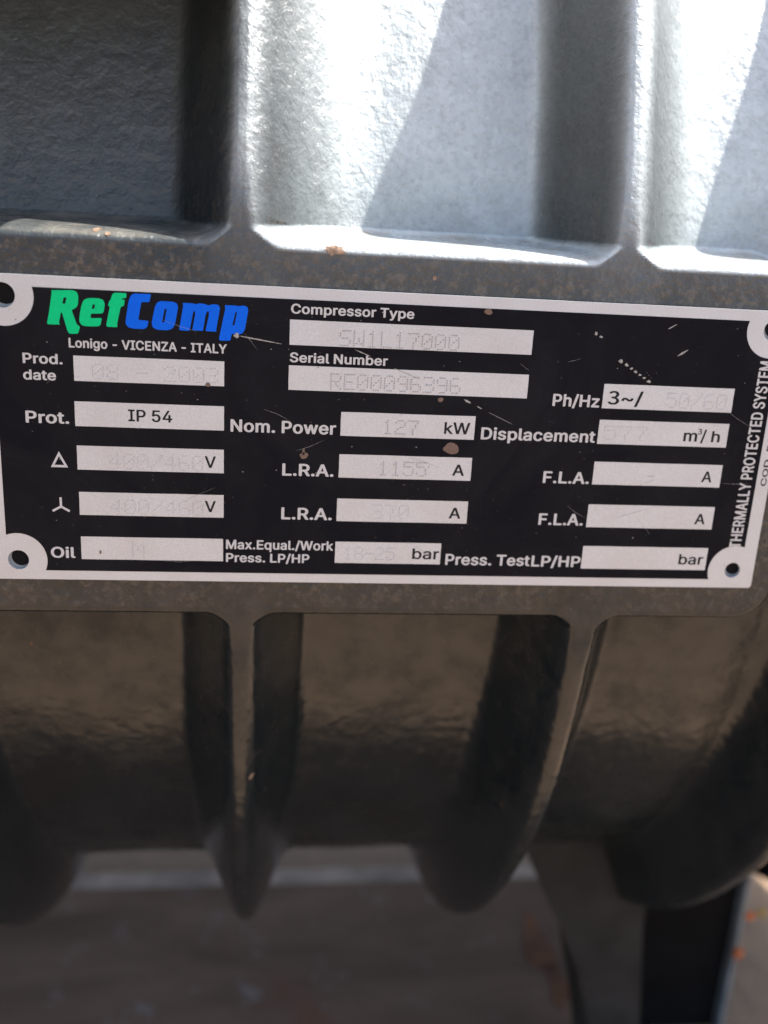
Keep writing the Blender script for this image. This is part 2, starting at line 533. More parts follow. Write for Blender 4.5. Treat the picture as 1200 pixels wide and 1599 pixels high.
# glyph outlines for the plate lettering: advance, loops ("x y x y ..."), 1/1000 em
GLYPHS_BOLD = {
'-':(453,["354 252 360 240 360 192 354 179 330 170 310 174 278 174 266 170 122 170 98 179 92 192 92 240 98 252 122 262 330 262"]),
'.':(188,["142 86 155 72 164 52 163 24 147 0 126 -14 110 -18 78 -18 46 -2 36 8 27 28 28 60 44 84 86 102 110 101"]),
'/':(249,["253 540 257 528 243 472 95 -72 90 -81 66 -90 22 -90 -2 -81 -8 -68 1 -32 154 532 158 540 182 550 230 549"]),
'A':(480,["296 517 478 28 486 4 481 -8 456 -18 400 -18 376 -9 367 8 334 108 324 126 152 125 104 -9 80 -18 24 -18 -3 -8 -6 4 3 32 179 512 192 521 208 526 272 526","240 370 235 368 184 215 294 216"]),
'C':(510,["428 475 460 439 481 401 494 361 495 349 491 341 464 331 412 331 396 336 388 341 377 373 364 395 328 426 292 439 244 439 224 434 212 430 180 407 147 361 130 305 126 237 135 181 155 133 166 117 191 93 220 76 236 71 272 67 304 72 332 84 368 120 388 165 396 170 412 175 464 175 488 166 494 153 493 141 485 117 456 64 424 31 404 16 364 -4 304 -21 228 -21 192 -12 144 8 104 35 78 61 59 89 35 137 18 205 18 305 23 329 39 381 72 439 92 462 140 498 164 510 212 526 240 531 296 531 336 522 360 514 400 494"]),
'D':(502,["412 458 437 428 465 376 481 320 482 296 486 284 486 228 477 172 465 136 441 88 428 70 400 42 372 23 340 7 284 -10 264 -14 224 -14 212 -18 68 -18 44 -9 38 4 38 504 43 516 68 526 240 526 252 522 276 522 344 501 376 485","338 388 318 408 292 425 264 433 150 432 150 76 248 74 288 83 328 111 353 144 365 176 374 216 374 296 361 348"]),
'E':(419,["392 517 398 504 398 456 393 444 384 439 368 434 150 432 152 302 348 302 372 293 378 280 377 232 372 223 348 214 152 214 150 76 368 74 384 69 393 64 398 52 398 4 393 -8 368 -18 68 -18 44 -9 38 4 38 504 43 516 68 526 368 526"]),
'F':(410,["388 517 394 504 394 456 389 444 380 439 364 434 150 432 152 294 340 294 364 285 369 276 370 228 364 215 340 206 152 206 150 4 145 -8 120 -18 68 -18 44 -9 38 4 38 504 43 516 68 526 364 526"]),
'H':(517,["476 517 482 504 482 4 477 -8 452 -18 400 -18 376 -9 371 0 368 214 152 214 149 0 144 -9 120 -18 68 -18 44 -9 38 4 38 504 43 516 68 526 120 526 145 516 150 504 152 306 368 306 370 504 375 516 400 526 452 526"]),
'I':(300,["287 517 293 504 293 456 288 444 263 434 205 432 205 76 263 74 288 64 293 52 293 4 288 -8 263 -18 35 -18 11 -9 6 4 9 12 6 24 9 44 6 52 10 64 35 74 93 76 93 432 35 434 10 444 6 456 9 464 6 476 9 496 6 504 10 516 35 526 263 526"]),
'L':(393,["144 517 150 504 150 76 356 74 380 65 385 56 386 4 380 -9 356 -18 68 -18 44 -9 38 4 38 504 44 517 68 526 120 526"]),
'M':(628,["584 517 590 504 590 4 584 -9 560 -18 512 -18 488 -9 483 0 480 290 369 8 360 -9 336 -18 292 -18 267 -8 255 16 148 286 145 0 140 -9 116 -18 68 -18 44 -9 38 4 38 504 44 517 68 526 144 526 172 514 197 456 311 160 316 154 455 516 480 526 560 526"]),
'N':(523,["480 517 486 504 486 4 481 -8 456 -18 392 -18 367 -8 152 330 150 4 144 -9 120 -18 68 -18 44 -9 38 4 38 504 43 516 68 526 132 526 157 516 372 178 374 504 380 517 404 526 456 526"]),
'O':(533,["432 471 452 451 473 421 497 373 510 329 514 285 518 273 514 197 505 161 493 125 460 68 424 31 396 12 364 -4 304 -21 228 -21 192 -12 144 8 104 35 82 57 59 89 35 137 18 205 18 305 23 329 39 381 72 439 112 479 140 498 164 510 212 526 240 531 296 531 336 522 400 494","366 393 342 417 312 434 292 439 244 439 212 430 200 422 180 407 160 383 139 341 131 309 130 285 126 273 126 237 134 185 143 157 166 117 191 93 220 76 268 67 300 72 324 80 340 91 372 124 389 153 402 197 402 213 406 225 406 285 393 345"]),
'P':(445,["368 486 398 456 409 440 425 404 430 384 430 368 434 356 430 312 421 280 405 248 388 226 360 203 328 187 292 175 264 170 152 170 150 4 145 -8 120 -18 68 -18 44 -9 38 4 38 504 43 516 68 526 248 526 300 517 324 509","298 416 280 429 264 434 240 434 228 438 150 436 150 260 252 258 276 263 302 284 317 316 322 352 313 392"]),
'R':(449,["376 482 400 458 421 420 434 368 434 336 421 284 401 248 378 224 342 204 449 4 445 -8 420 -18 360 -18 336 -9 315 24 232 181 152 182 150 4 145 -8 120 -18 68 -18 44 -9 38 4 38 504 43 516 68 526 252 526 304 517 328 509","306 408 288 425 268 434 240 434 228 438 152 438 150 272 248 270 276 275 296 286 309 300 317 316 322 340 322 364 317 388"]),
'S':(447,["370 485 395 459 419 415 424 383 418 370 394 361 342 361 318 371 307 403 298 417 278 432 254 441 198 441 178 436 149 411 140 391 140 359 148 343 170 326 206 310 314 280 370 252 400 227 427 179 432 159 432 119 427 99 403 51 374 21 358 10 326 -6 266 -23 182 -23 158 -18 122 -6 82 14 58 33 41 55 21 95 17 111 18 135 22 143 30 148 46 153 98 153 114 148 123 143 137 103 162 78 178 70 202 65 246 65 270 70 286 78 314 106 320 123 320 155 312 171 286 192 138 238 90 262 56 291 45 307 33 335 28 355 28 391 37 423 57 459 85 487 130 512 182 528 206 529 218 533 290 524 314 516"]),
'T':(449,["436 517 442 504 442 456 436 443 412 434 282 432 282 4 276 -9 252 -18 200 -18 176 -9 170 4 170 432 36 434 20 439 11 444 7 452 10 464 6 476 10 496 7 508 12 517 36 526 412 526"]),
'V':(480,["480 517 486 504 478 480 318 40 297 -8 272 -18 208 -18 184 -9 -1 488 -6 504 0 516 24 526 80 526 105 516 210 228 240 134 351 456 376 516 400 526 456 526"]),
'W':(686,["687 516 691 504 686 476 558 8 548 -9 524 -18 460 -18 436 -8 427 12 344 322 339 316 258 8 249 -8 224 -18 160 -18 136 -9 119 40 -1 480 -6 504 0 517 24 526 76 526 101 516 110 500 192 174 210 228 279 500 288 516 312 526 372 526 396 517 406 504 492 170 575 496 584 516 608 526 664 526"]),
'Y':(472,["471 516 475 504 466 484 291 204 290 4 285 -8 260 -18 208 -18 184 -9 178 4 178 208 3 488 -5 504 0 516 24 526 84 526 112 514 214 352 236 310 271 372 360 514 388 526 448 526"]),
'Z':(438,["416 517 422 504 422 468 413 448 158 76 392 74 416 65 422 52 422 4 417 -8 392 -18 48 -18 24 -9 18 4 18 44 27 64 283 436 44 434 20 443 14 456 18 476 14 504 20 516 44 526 392 526"]),
'a':(389,["310 365 344 327 356 299 360 275 360 7 355 -5 330 -15 282 -15 258 -5 254 2 222 -14 190 -23 130 -23 86 -10 62 2 42 17 25 39 8 79 8 135 24 171 50 197 90 217 154 233 234 241 250 247 252 267 248 287 238 301 218 313 166 313 146 301 130 285 122 270 98 259 54 270 23 283 19 291 21 303 38 333 65 359 110 385 178 401 206 401 250 393 274 385","252 163 158 149 133 139 121 127 116 115 117 87 126 74 154 61 190 61 216 71 238 94 248 111 252 131"]),
'b':(424,["349 358 378 324 398 284 415 216 415 164 406 116 382 60 359 28 333 7 301 -9 261 -22 197 -21 161 -9 137 6 129 -5 105 -14 57 -14 33 -5 27 8 27 44 31 56 31 452 27 464 27 504 32 516 57 526 109 526 133 516 139 504 141 374 169 389 193 397 237 402 293 389","283 280 253 309 237 314 205 314 189 309 175 300 155 276 147 260 139 228 139 152 151 108 163 92 181 74 193 67 229 62 257 71 282 96 294 120 303 156 303 224 290 268"]),
'c':(396,["334 358 358 333 379 296 383 280 376 268 354 259 306 247 285 256 270 281 242 309 222 314 190 314 174 309 154 293 129 252 120 212 120 164 129 124 141 100 174 67 194 62 222 62 238 67 250 74 268 92 286 123 306 131 354 121 381 108 385 96 366 54 338 22 310 3 274 -13 242 -22 170 -21 130 -9 82 18 56 44 45 60 25 100 12 148 12 228 17 252 25 276 54 329 82 358 98 369 130 385 166 397 198 402 218 402 262 393 286 385"]),
'd':(424,["390 516 396 504 396 8 391 -4 366 -14 318 -14 294 -5 286 5 254 -13 230 -21 166 -22 122 -9 78 18 45 56 25 96 12 144 12 232 25 280 45 320 56 336 86 365 122 385 158 397 186 402 230 398 258 389 286 373 288 504 293 516 318 526 366 526","264 284 244 304 226 313 190 314 165 304 137 272 125 240 120 212 120 164 129 124 152 84 174 67 194 62 214 62 234 67 248 76 271 104 279 124 288 168 288 212 275 264"]),
'e':(404,["330 358 363 320 387 264 396 212 396 176 390 163 366 154 120 152 133 108 142 94 162 75 194 62 230 62 254 71 274 90 286 112 306 120 370 105 382 97 387 84 362 38 344 20 318 3 302 -5 246 -22 170 -21 122 -5 82 18 56 44 45 60 25 100 12 144 12 228 17 252 25 276 54 329 86 362 110 377 150 393 194 402 214 402 258 393 282 385","258 293 238 309 222 314 186 314 170 309 150 292 137 276 125 252 123 240 282 238 279 256"]),
'g':(425,["390 386 396 373 396 -35 387 -67 375 -91 350 -121 322 -140 270 -160 246 -165 162 -164 110 -148 70 -125 42 -96 29 -75 34 -61 50 -49 86 -29 102 -26 122 -34 154 -69 166 -76 182 -81 234 -80 250 -76 275 -55 288 -19 288 9 286 15 258 0 206 -13 162 -9 130 0 90 20 54 52 25 101 12 149 12 233 25 281 41 313 60 341 94 371 126 387 170 399 226 399 254 391 286 372 294 386 318 395 366 395","264 285 234 311 202 315 174 311 154 295 137 273 125 241 120 217 120 169 129 129 152 93 170 80 182 76 222 75 248 85 275 117 288 165 288 217 279 257"]),
'h':(410,["337 362 358 336 370 312 383 252 383 4 377 -8 353 -18 301 -18 276 -8 271 4 270 264 258 292 246 304 225 313 201 314 173 305 155 288 143 268 139 248 139 4 133 -8 109 -18 57 -18 33 -9 27 4 27 44 31 56 31 452 27 464 27 504 32 516 57 526 109 526 133 516 139 504 141 375 193 397 233 402 265 397 289 389"]),
'i':(167,["135 520 150 492 151 480 142 456 131 444 105 431 77 426 33 446 20 468 19 496 25 510 40 524 69 537 97 538 113 533","133 385 139 372 139 4 133 -9 109 -18 57 -18 33 -9 27 4 27 372 33 385 57 394 109 394"]),
'k':(381,["376 384 380 376 375 364 227 216 389 14 394 4 389 -8 365 -18 301 -18 277 -9 265 2 161 138 153 146 149 146 139 136 139 4 133 -8 109 -18 57 -18 33 -9 27 4 27 44 31 56 31 452 27 464 27 504 32 516 57 526 109 526 133 517 137 508 141 262 265 385 289 394 349 394"]),
'l':(189,["133 514 139 502 139 78 145 68 169 69 189 61 198 38 203 10 194 -6 169 -16 109 -16 85 -8 57 9 35 42 27 90 27 122 31 134 31 462 27 474 27 502 33 514 57 524 109 524"]),
'm':(610,["533 370 553 350 570 320 578 296 579 272 583 260 583 4 577 -9 553 -18 501 -18 477 -9 472 0 471 276 459 300 433 314 401 314 387 308 371 292 359 260 359 4 353 -9 329 -18 281 -18 257 -9 252 0 251 268 245 290 225 310 217 314 185 314 173 309 149 286 139 264 139 4 133 -8 109 -18 57 -18 33 -9 27 4 27 32 31 44 31 336 27 348 27 372 33 385 57 394 105 394 129 385 137 375 161 389 185 397 205 402 237 402 293 381 321 354 337 369 373 389 417 402 457 402 509 385"]),
'n':(410,["337 362 370 312 383 252 383 4 377 -8 353 -18 301 -18 276 -8 271 4 270 264 258 292 246 304 225 313 201 314 173 305 155 288 143 268 139 248 139 4 133 -8 109 -18 57 -18 33 -9 27 4 27 32 31 44 31 336 27 348 27 372 32 384 57 394 105 394 129 385 137 373 193 397 233 402 265 397 289 389"]),
'o':(415,["338 354 358 333 375 308 395 264 404 224 404 152 399 128 387 92 358 42 336 20 310 3 274 -13 242 -22 170 -21 130 -9 82 18 56 44 45 60 25 100 12 148 12 228 17 252 25 276 54 329 82 358 98 369 130 385 166 397 198 402 242 398 286 385 318 369","272 280 238 310 222 314 190 314 174 309 157 296 141 276 129 252 120 212 120 164 129 124 144 96 174 67 194 62 222 62 238 67 250 74 271 96 287 128 296 172 296 204 291 232 283 260"]),
'p':(424,["341 363 373 331 398 285 410 245 415 213 415 161 410 133 402 101 378 53 367 37 329 4 305 -8 265 -21 245 -25 213 -25 177 -16 141 3 139 -135 133 -147 109 -157 85 -161 57 -161 33 -151 27 -139 27 -95 31 -83 31 321 27 333 27 373 32 385 57 395 105 395 129 386 137 371 173 390 197 398 257 399 301 386","279 285 261 303 249 310 217 315 185 306 155 277 147 261 139 229 139 153 147 117 167 85 197 64 237 63 257 71 290 109 303 153 303 225 294 257"]),
'q':(424,["390 386 396 373 396 -135 391 -147 366 -157 342 -161 318 -161 293 -151 288 -139 286 4 258 -12 234 -20 214 -25 178 -25 130 -12 86 11 49 49 25 97 12 145 13 237 25 281 45 321 58 339 94 370 126 386 170 399 226 398 254 390 286 372 294 386 318 395 366 395","260 289 234 310 198 315 174 310 162 302 137 273 129 253 120 213 120 165 133 113 148 89 165 73 182 64 222 63 246 75 271 105 283 137 288 165 288 213 275 265"]),
'r':(259,["258 392 267 376 267 328 261 316 241 307 193 310 177 305 153 286 139 260 139 4 133 -8 109 -18 57 -18 33 -9 27 4 27 32 31 44 31 336 27 348 27 372 32 384 57 394 105 394 129 385 133 377 169 393 205 402 233 402"]),
's':(365,["300 366 324 341 341 312 346 296 340 283 312 271 272 262 248 271 236 293 216 313 180 318 160 314 138 296 134 288 134 268 140 254 156 243 272 213 304 197 334 172 354 128 354 84 336 42 304 11 264 -9 220 -22 144 -22 124 -17 68 7 37 36 18 68 13 88 22 104 44 113 88 122 104 117 116 109 122 92 136 74 160 62 204 62 220 67 241 88 245 104 241 120 228 133 208 141 144 155 108 167 68 187 45 208 26 244 21 268 26 304 44 337 74 368 108 385 176 402 200 402 244 393 276 381"]),
't':(227,["142 477 149 464 149 396 198 394 222 385 229 372 229 332 222 319 198 310 149 308 149 92 153 72 158 67 186 66 198 69 220 60 228 48 237 8 228 -8 206 -17 138 -18 110 -9 70 14 45 56 40 80 40 308 14 310 -10 320 -16 332 -16 372 -10 384 -2 389 14 394 40 396 40 464 46 477 70 486 118 486"]),
'u':(410,["377 388 383 375 383 7 377 -5 353 -15 305 -15 281 -6 273 6 241 -10 209 -19 153 -19 113 -6 85 9 55 39 39 71 31 103 31 135 27 147 31 171 31 351 27 375 32 387 57 397 109 397 133 387 139 375 139 119 147 95 171 71 193 65 209 65 229 70 241 77 258 95 271 127 271 375 276 387 301 397 353 397"]),
'w':(567,["562 384 566 376 564 360 456 4 448 -8 423 -18 375 -18 350 -8 341 8 283 210 219 -8 195 -18 143 -18 119 -9 105 24 1 368 7 385 31 394 83 394 107 384 120 352 171 170 225 372 235 385 259 394 311 394 335 384 348 356 393 180 399 174 453 372 459 382 487 394 539 394"]),
'x':(379,["368 384 372 376 362 356 250 192 370 20 380 0 376 -8 349 -18 293 -18 269 -9 189 110 109 -9 85 -18 29 -18 2 -8 -2 0 3 12 128 192 126 200 16 360 10 372 14 384 41 394 97 394 121 385 189 278 261 385 285 394 341 394"]),
'y':(389,["389 388 395 375 383 343 223 -73 199 -113 177 -134 145 -150 117 -159 61 -159 29 -146 24 -133 41 -81 65 -71 85 -75 103 -73 123 -49 137 -1 0 359 -5 375 1 387 25 397 77 397 105 385 193 145 207 171 285 387 309 397 365 397"]),
'z':(380,["350 385 356 372 356 332 351 320 164 76 334 74 350 69 358 64 364 52 364 4 358 -8 334 -18 46 -18 22 -9 16 4 19 12 16 40 20 52 216 304 54 306 38 311 29 316 24 328 24 372 29 384 54 394 326 394"])}
GLYPHS_MEDIUM = {
'.':(188,["130 86 150 65 156 52 155 24 146 10 135 0 118 -10 74 -10 58 -2 42 14 35 28 36 60 46 73 58 85 78 94 114 94"]),
'/':(249,["241 540 249 532 247 520 91 -60 87 -72 74 -82 10 -81 2 -72 1 -64 162 532 174 542"]),
'1':(453,["280 517 290 504 290 64 396 61 406 48 405 0 392 -10 68 -9 60 0 62 12 58 24 58 48 68 61 194 64 194 420 192 422 184 417 100 354 80 353 71 364 72 428 95 448 192 517"]),
'3':(385,["300 489 328 457 337 439 346 399 346 379 337 343 321 315 292 285 266 267 284 260 312 241 336 217 353 187 362 155 362 115 353 83 341 59 312 25 284 6 268 -2 224 -15 136 -15 112 -10 64 10 22 43 8 57 7 63 30 95 44 107 64 105 92 82 128 62 160 53 192 53 212 58 240 73 257 95 266 127 266 151 261 171 249 195 242 203 196 224 144 233 120 233 106 247 106 283 116 296 168 301 200 310 218 319 237 339 245 359 250 387 245 411 236 433 224 444 208 452 192 457 164 457 144 452 112 436 84 413 64 412 32 445 27 459 48 481 76 500 100 512 144 525 216 525 240 520 280 504"]),
'4':(453,["316 517 325 504 129 172 264 170 267 316 280 326 348 325 358 312 358 172 416 170 430 156 430 112 420 99 358 96 356 0 344 -10 280 -10 267 0 264 98 36 99 26 112 26 164 222 496 231 508 244 518"]),
'5':(453,["372 514 382 501 382 457 372 444 168 443 162 421 154 329 160 328 172 334 216 343 244 343 276 338 324 318 366 281 393 237 406 193 406 133 389 81 370 53 333 17 304 0 264 -13 176 -12 148 -4 100 23 76 48 55 81 46 109 46 125 56 138 128 138 136 129 151 93 166 77 180 68 204 60 236 59 252 64 280 80 297 101 310 137 310 189 293 229 283 241 268 254 240 266 200 267 180 262 152 250 136 239 96 239 84 243 64 243 53 253 54 285 58 297 58 321 62 333 62 357 66 369 66 393 70 405 70 429 74 441 79 505 92 515"]),
'6':(453,["327 513 335 505 334 501 210 321 256 323 300 314 344 290 368 267 381 249 397 217 406 173 406 141 393 89 376 60 348 27 316 4 288 -8 268 -13 188 -13 156 -4 116 19 78 57 62 85 50 125 49 193 62 237 102 313 232 503 248 515","285 233 268 246 244 255 208 254 166 233 146 197 142 177 142 133 146 117 162 89 180 72 204 60 224 56 260 64 285 81 305 113 309 133 309 189 297 217"]),
'8':(453,["344 487 370 461 381 445 389 429 398 397 398 365 389 333 374 305 344 275 334 269 334 265 380 231 401 201 413 169 418 125 409 89 397 65 368 31 336 8 296 -8 272 -13 180 -13 156 -8 104 16 82 33 51 73 38 109 38 165 59 213 96 251 118 265 118 269 108 275 76 308 59 345 54 365 54 393 59 417 71 445 82 461 108 487 124 498 156 514 192 523 260 523 284 518 328 498","286 429 256 446 240 451 208 450 170 433 159 417 150 393 151 353 168 320 196 304 212 299 244 300 281 317 293 333 302 357 301 397","301 197 268 218 236 227 212 226 168 210 143 185 130 141 135 113 146 89 160 76 184 64 204 59 248 59 268 64 292 76 309 93 322 133 317 165"]),
'A':(480,["284 517 293 508 310 464 470 28 477 0 464 -10 388 -9 375 8 342 108 328 134 152 134 148 133 143 124 101 0 92 -9 9 -8 1 0 2 4 183 504 200 518","240 398 235 392 174 208 306 208 275 288"]),
'C':(510,["416 475 444 447 473 401 487 353 487 349 479 341 400 340 392 349 385 373 369 401 340 426 316 438 284 447 252 447 232 442 200 430 171 409 147 377 131 341 122 305 118 237 127 181 151 125 179 93 224 68 268 60 292 63 320 72 344 84 372 112 392 157 404 167 472 167 485 157 486 145 477 117 453 73 412 31 392 16 360 0 312 -13 216 -12 164 4 116 35 82 69 63 97 43 137 26 205 26 305 31 329 47 381 75 429 104 462 152 498 204 518 232 523 304 523 344 514 388 494"]),
'D':(502,["400 458 433 420 457 376 473 320 474 296 478 284 478 228 469 172 457 136 436 94 422 76 386 40 360 23 312 3 272 -6 232 -6 220 -10 56 -9 46 4 47 508 60 518 248 518 260 514 284 514 340 497 364 485","342 396 304 425 256 441 142 440 142 68 240 66 280 75 322 96 346 120 357 136 373 176 382 216 382 296 369 348"]),
'I':(300,["275 517 285 504 285 456 275 443 197 440 197 68 275 65 285 52 284 0 271 -10 23 -9 14 4 17 12 14 24 17 36 14 56 23 65 101 68 101 440 23 443 14 452 17 464 14 476 17 488 14 508 27 518"]),
'O':(533,["420 471 461 425 489 373 502 329 506 285 510 273 506 197 497 161 485 125 457 77 412 31 384 12 360 0 312 -13 216 -12 164 4 116 35 86 65 63 97 43 137 26 205 26 305 31 329 47 381 75 429 124 479 152 498 204 518 232 523 304 523 344 514 388 494","370 401 352 418 316 438 284 447 252 447 200 430 171 409 155 389 139 361 123 309 122 285 118 273 118 237 126 185 135 157 162 109 192 84 224 68 244 63 268 62 308 68 336 80 352 91 377 117 397 153 409 193 414 225 414 285 401 345"]),
'P':(445,["356 486 394 448 405 432 422 384 422 368 426 356 422 312 413 280 401 256 386 236 350 204 300 183 272 178 144 178 141 0 128 -10 56 -9 46 4 47 508 60 518 256 518 308 509","305 420 276 437 256 442 232 442 220 446 142 444 142 252 244 250 280 259 306 276 317 292 325 316 330 352 321 392"]),
'V':(480,["468 517 478 504 470 480 298 8 293 0 280 -10 196 -9 188 0 163 64 7 488 4 508 16 518 88 518 101 508 202 228 240 110 380 508 392 518"]),
'W':(686,["675 516 683 508 678 476 550 8 536 -9 452 -10 440 0 344 350 335 332 250 8 245 0 232 -10 148 -9 140 0 135 12 7 480 2 504 12 517 84 518 97 508 102 500 192 142 198 152 287 500 292 508 304 518 386 516 398 504 492 138 588 508 600 518"]),
'a':(389,["298 365 328 335 340 319 352 275 351 3 338 -7 274 -7 262 3 258 14 218 -10 198 -15 122 -15 90 -6 54 17 29 47 16 79 16 135 26 161 61 195 94 213 146 225 226 233 246 238 260 247 260 267 256 287 244 307 210 321 174 321 138 305 126 293 118 278 106 267 74 270 38 282 27 291 29 303 41 323 74 357 90 369 126 385 170 393 214 393 242 389 270 381","260 171 162 157 146 153 122 141 113 131 108 115 109 87 120 71 142 58 162 53 182 53 202 58 226 70 244 87 256 111 260 131"]),
'b':(424,["337 358 373 317 390 284 407 216 407 164 398 116 378 68 357 38 321 7 297 -5 269 -14 189 -13 165 -5 129 23 125 4 113 -6 45 -5 35 8 35 44 39 56 39 452 35 464 36 508 49 518 117 518 129 508 133 358 145 369 173 385 213 394 245 394 289 385","287 288 266 308 249 317 213 322 177 309 163 300 151 284 139 260 131 228 131 152 143 108 159 84 173 71 197 59 221 54 245 59 269 71 286 88 302 120 311 156 311 224 298 268"]),
'h':(410,["325 362 353 330 362 312 375 252 373 0 361 -10 293 -10 280 0 278 264 258 304 233 317 209 322 185 317 157 302 147 292 135 268 131 252 129 0 117 -10 45 -9 35 4 35 44 39 56 39 452 35 464 36 508 49 518 117 518 129 508 133 362 173 385 213 394 241 394 273 389 309 373"]),
'k':(381,["364 384 372 376 371 372 223 224 219 216 385 6 385 0 373 -10 289 -9 269 10 153 158 135 144 131 136 129 0 117 -10 45 -9 35 4 35 44 39 56 39 452 35 464 36 508 49 518 117 518 129 508 133 242 277 385"]),
'm':(610,["521 370 549 342 562 320 570 296 571 272 575 260 575 4 565 -9 493 -10 480 0 479 276 474 292 465 305 445 317 425 322 405 321 377 309 359 288 355 276 351 256 351 4 341 -9 273 -10 260 0 259 268 254 288 247 300 233 313 209 322 189 321 159 308 143 292 131 264 129 0 117 -10 45 -9 35 4 35 32 39 44 39 336 35 348 35 372 45 385 113 386 125 376 129 358 157 381 177 389 197 394 245 394 281 381 321 342 361 377 377 385 409 394 469 393 505 381"]),
'r':(259,["246 392 259 376 257 324 245 315 197 317 181 313 157 301 139 280 131 260 129 0 117 -10 45 -9 35 4 35 32 39 44 39 336 35 348 36 376 49 386 113 386 125 376 129 362 153 381 173 389 197 394"]),
'~':(453,["404 261 414 249 414 217 405 189 394 173 366 145 336 131 264 131 232 147 180 190 156 202 140 198 131 189 126 177 125 153 116 144 48 144 38 157 38 185 51 221 79 253 100 266 124 274 172 275 192 270 228 250 280 207 296 202 317 209 325 225 327 245 340 261"])}

# ---------------------------------------------------------------- nameplate
def arc(cx, cz, r, a0, a1, n):
    return [(cx + r * math.cos(math.radians(a0 + (a1 - a0) * i / n)), cz + r * math.sin(math.radians(a0 + (a1 - a0) * i / n))) for i in range(n + 1)]

def fill_outline(loops, thick):
    """even-odd fill of closed outlines; returns plate-mm vertices (x, z, depth) and faces"""
    cu = bpy.data.curves.new('outline', 'CURVE')
    cu.dimensions = '2D'
    cu.fill_mode = 'BOTH'
    cu.extrude = thick / 2
    for lp in loops:
        sp = cu.splines.new('POLY')
        sp.points.add(len(lp) - 1)
        for q, (x, z) in zip(sp.points, lp):
            q.co = (x, z, 0, 1)
        sp.use_cyclic_u = True
    ob = bpy.data.objects.new('outline', cu)
    C.objects.link(ob)
    dg = bpy.context.evaluated_depsgraph_get()
    ev = ob.evaluated_get(dg)
    me = ev.to_mesh()
    vs = [tuple(v.co) for v in me.vertices]
    fs = [tuple(f.vertices) for f in me.polygons]
    ev.to_mesh_clear()
    bpy.data.objects.remove(ob)
    bpy.data.curves.remove(cu)
    return vs, fs

def flat(name, loops, y_front, thick, mat, parent):
    return flat_groups(name, [loops], y_front, thick, mat, parent)

def flat_groups(name, groups, y_front, thick, mat, parent):
    """outlines in plate mm (x, z), thickened towards the casting; each group filled on its own"""
    verts, faces = [], []
    for gi, loops in enumerate(groups):
        vs, fs = fill_outline(loops, thick)
        o = len(verts)
        lift = 0.004 * (gi % 3)          # strokes that cross never share a plane
        verts += [P(x, y_front - lift + thick / 2 - d, z) for x, z, d in vs]
        faces += [tuple(i + o for i in f) for f in fs]
    me = bpy.data.meshes.new(name)
    me.from_pydata(verts, [], faces)
    bm = bmesh.new()
    bm.from_mesh(me)
    bmesh.ops.remove_doubles(bm, verts=bm.verts[:], dist=1e-8)
    bmesh.ops.recalc_face_normals(bm, faces=bm.faces[:])
    bm.to_mesh(me)
    bm.free()
    return link(name, me, mat, parent)

FILL_CCW = False
def area(lp):
    return sum(lp[i - 1][0] * lp[i][1] - lp[i][0] * lp[i - 1][1] for i in range(len(lp))) / 2

def inside(pt, lp):
    c = False
    for i in range(len(lp)):
        (x0, y0), (x1, y1) = lp[i - 1], lp[i]
        if (y0 > pt[1]) != (y1 > pt[1]) and pt[0] < (x1 - x0) * (pt[1] - y0) / (y1 - y0) + x0:
            c = not c
    return c

def text_groups(s, font, track):
    """per stroke groups: each filled outline with the counters that lie in it"""
    x = 0.0
    groups = []
    for ch in s:
        if ch == ' ':
            x += 175
            continue
        adv, ls = font[ch]
        loops = []
        for q in ls:
            v = [float(t) for t in q.split()]
            loops.append(list(zip(v[0::2], v[1::2])))
        outer = [l for l in loops if (area(l) > 0) == FILL_CCW]
        inner = [l for l in loops if (area(l) > 0) != FILL_CCW]
        for l in outer:
            g = [l] + [h for h in inner if inside(h[0], l)]
            groups.append([[(px + x, py) for px, py in k] for k in g])
        x += adv + track
    xs = [q[0] for g in groups for l in g for q in l]
    x0 = min(xs)
    return [[[(px - x0, py) for px, py in l] for l in g] for g in groups], max(xs) - x0

def caption(name, s, x, z, width, cap, mat, parent, y, font=None, vertical=False, thick=0.03):
    font = font or GLYPHS_BOLD
    up_ = 16 if font is GLYPHS_BOLD else 11
    groups, w = text_groups(s, font, 16 if font is GLYPHS_BOLD else 10)
    sx, sz = width / w, cap / (509.0 + 2 * up_)
    res = []
    for g in groups:
        rg = []
        for l in g:
            pts = [(px * sx, (py + up_) * sz) for px, py in l]
            if vertical:
                pts = [(-b, a) for a, b in pts]
            rg.append([(x + a, z + b) for a, b in pts])
        res.append(rg)
    return flat_groups(name, res, y, thick, mat, parent)

PX0, PX1, PZ0, PZ1 = -75.2, 141.0, -95.1, -14.5
HX0, HX1, HZ0, HZ1 = -68.6, 134.4, -89.6, -19.7
plate = empty('nameplate', P(33, PAD_Y, PZ0))
tag(plate, 'black and silver compressor nameplate with green and blue logo on the casting pad', 'nameplate')

outline = [(PX0 + 0.6, PZ0), (PX1 - 0.6, PZ0), (PX1, PZ0 + 0.6), (PX1, PZ1 - 0.6), (PX1 - 0.6, PZ1), (PX0 + 0.6, PZ1), (PX0, PZ1 - 0.6), (PX0, PZ0 + 0.6)]
holes = [arc(hx, hz, r, 0, 360, 40)[:-1] for hx, hz, r in ((HX0, HZ0, 2.75), (HX1, HZ0, 2.35), (HX0, HZ1, 3.1), (HX1, HZ1, 2.8))]
flat('backing_plate', [outline] + holes, 0.0, 0.95, M_ALU, plate)

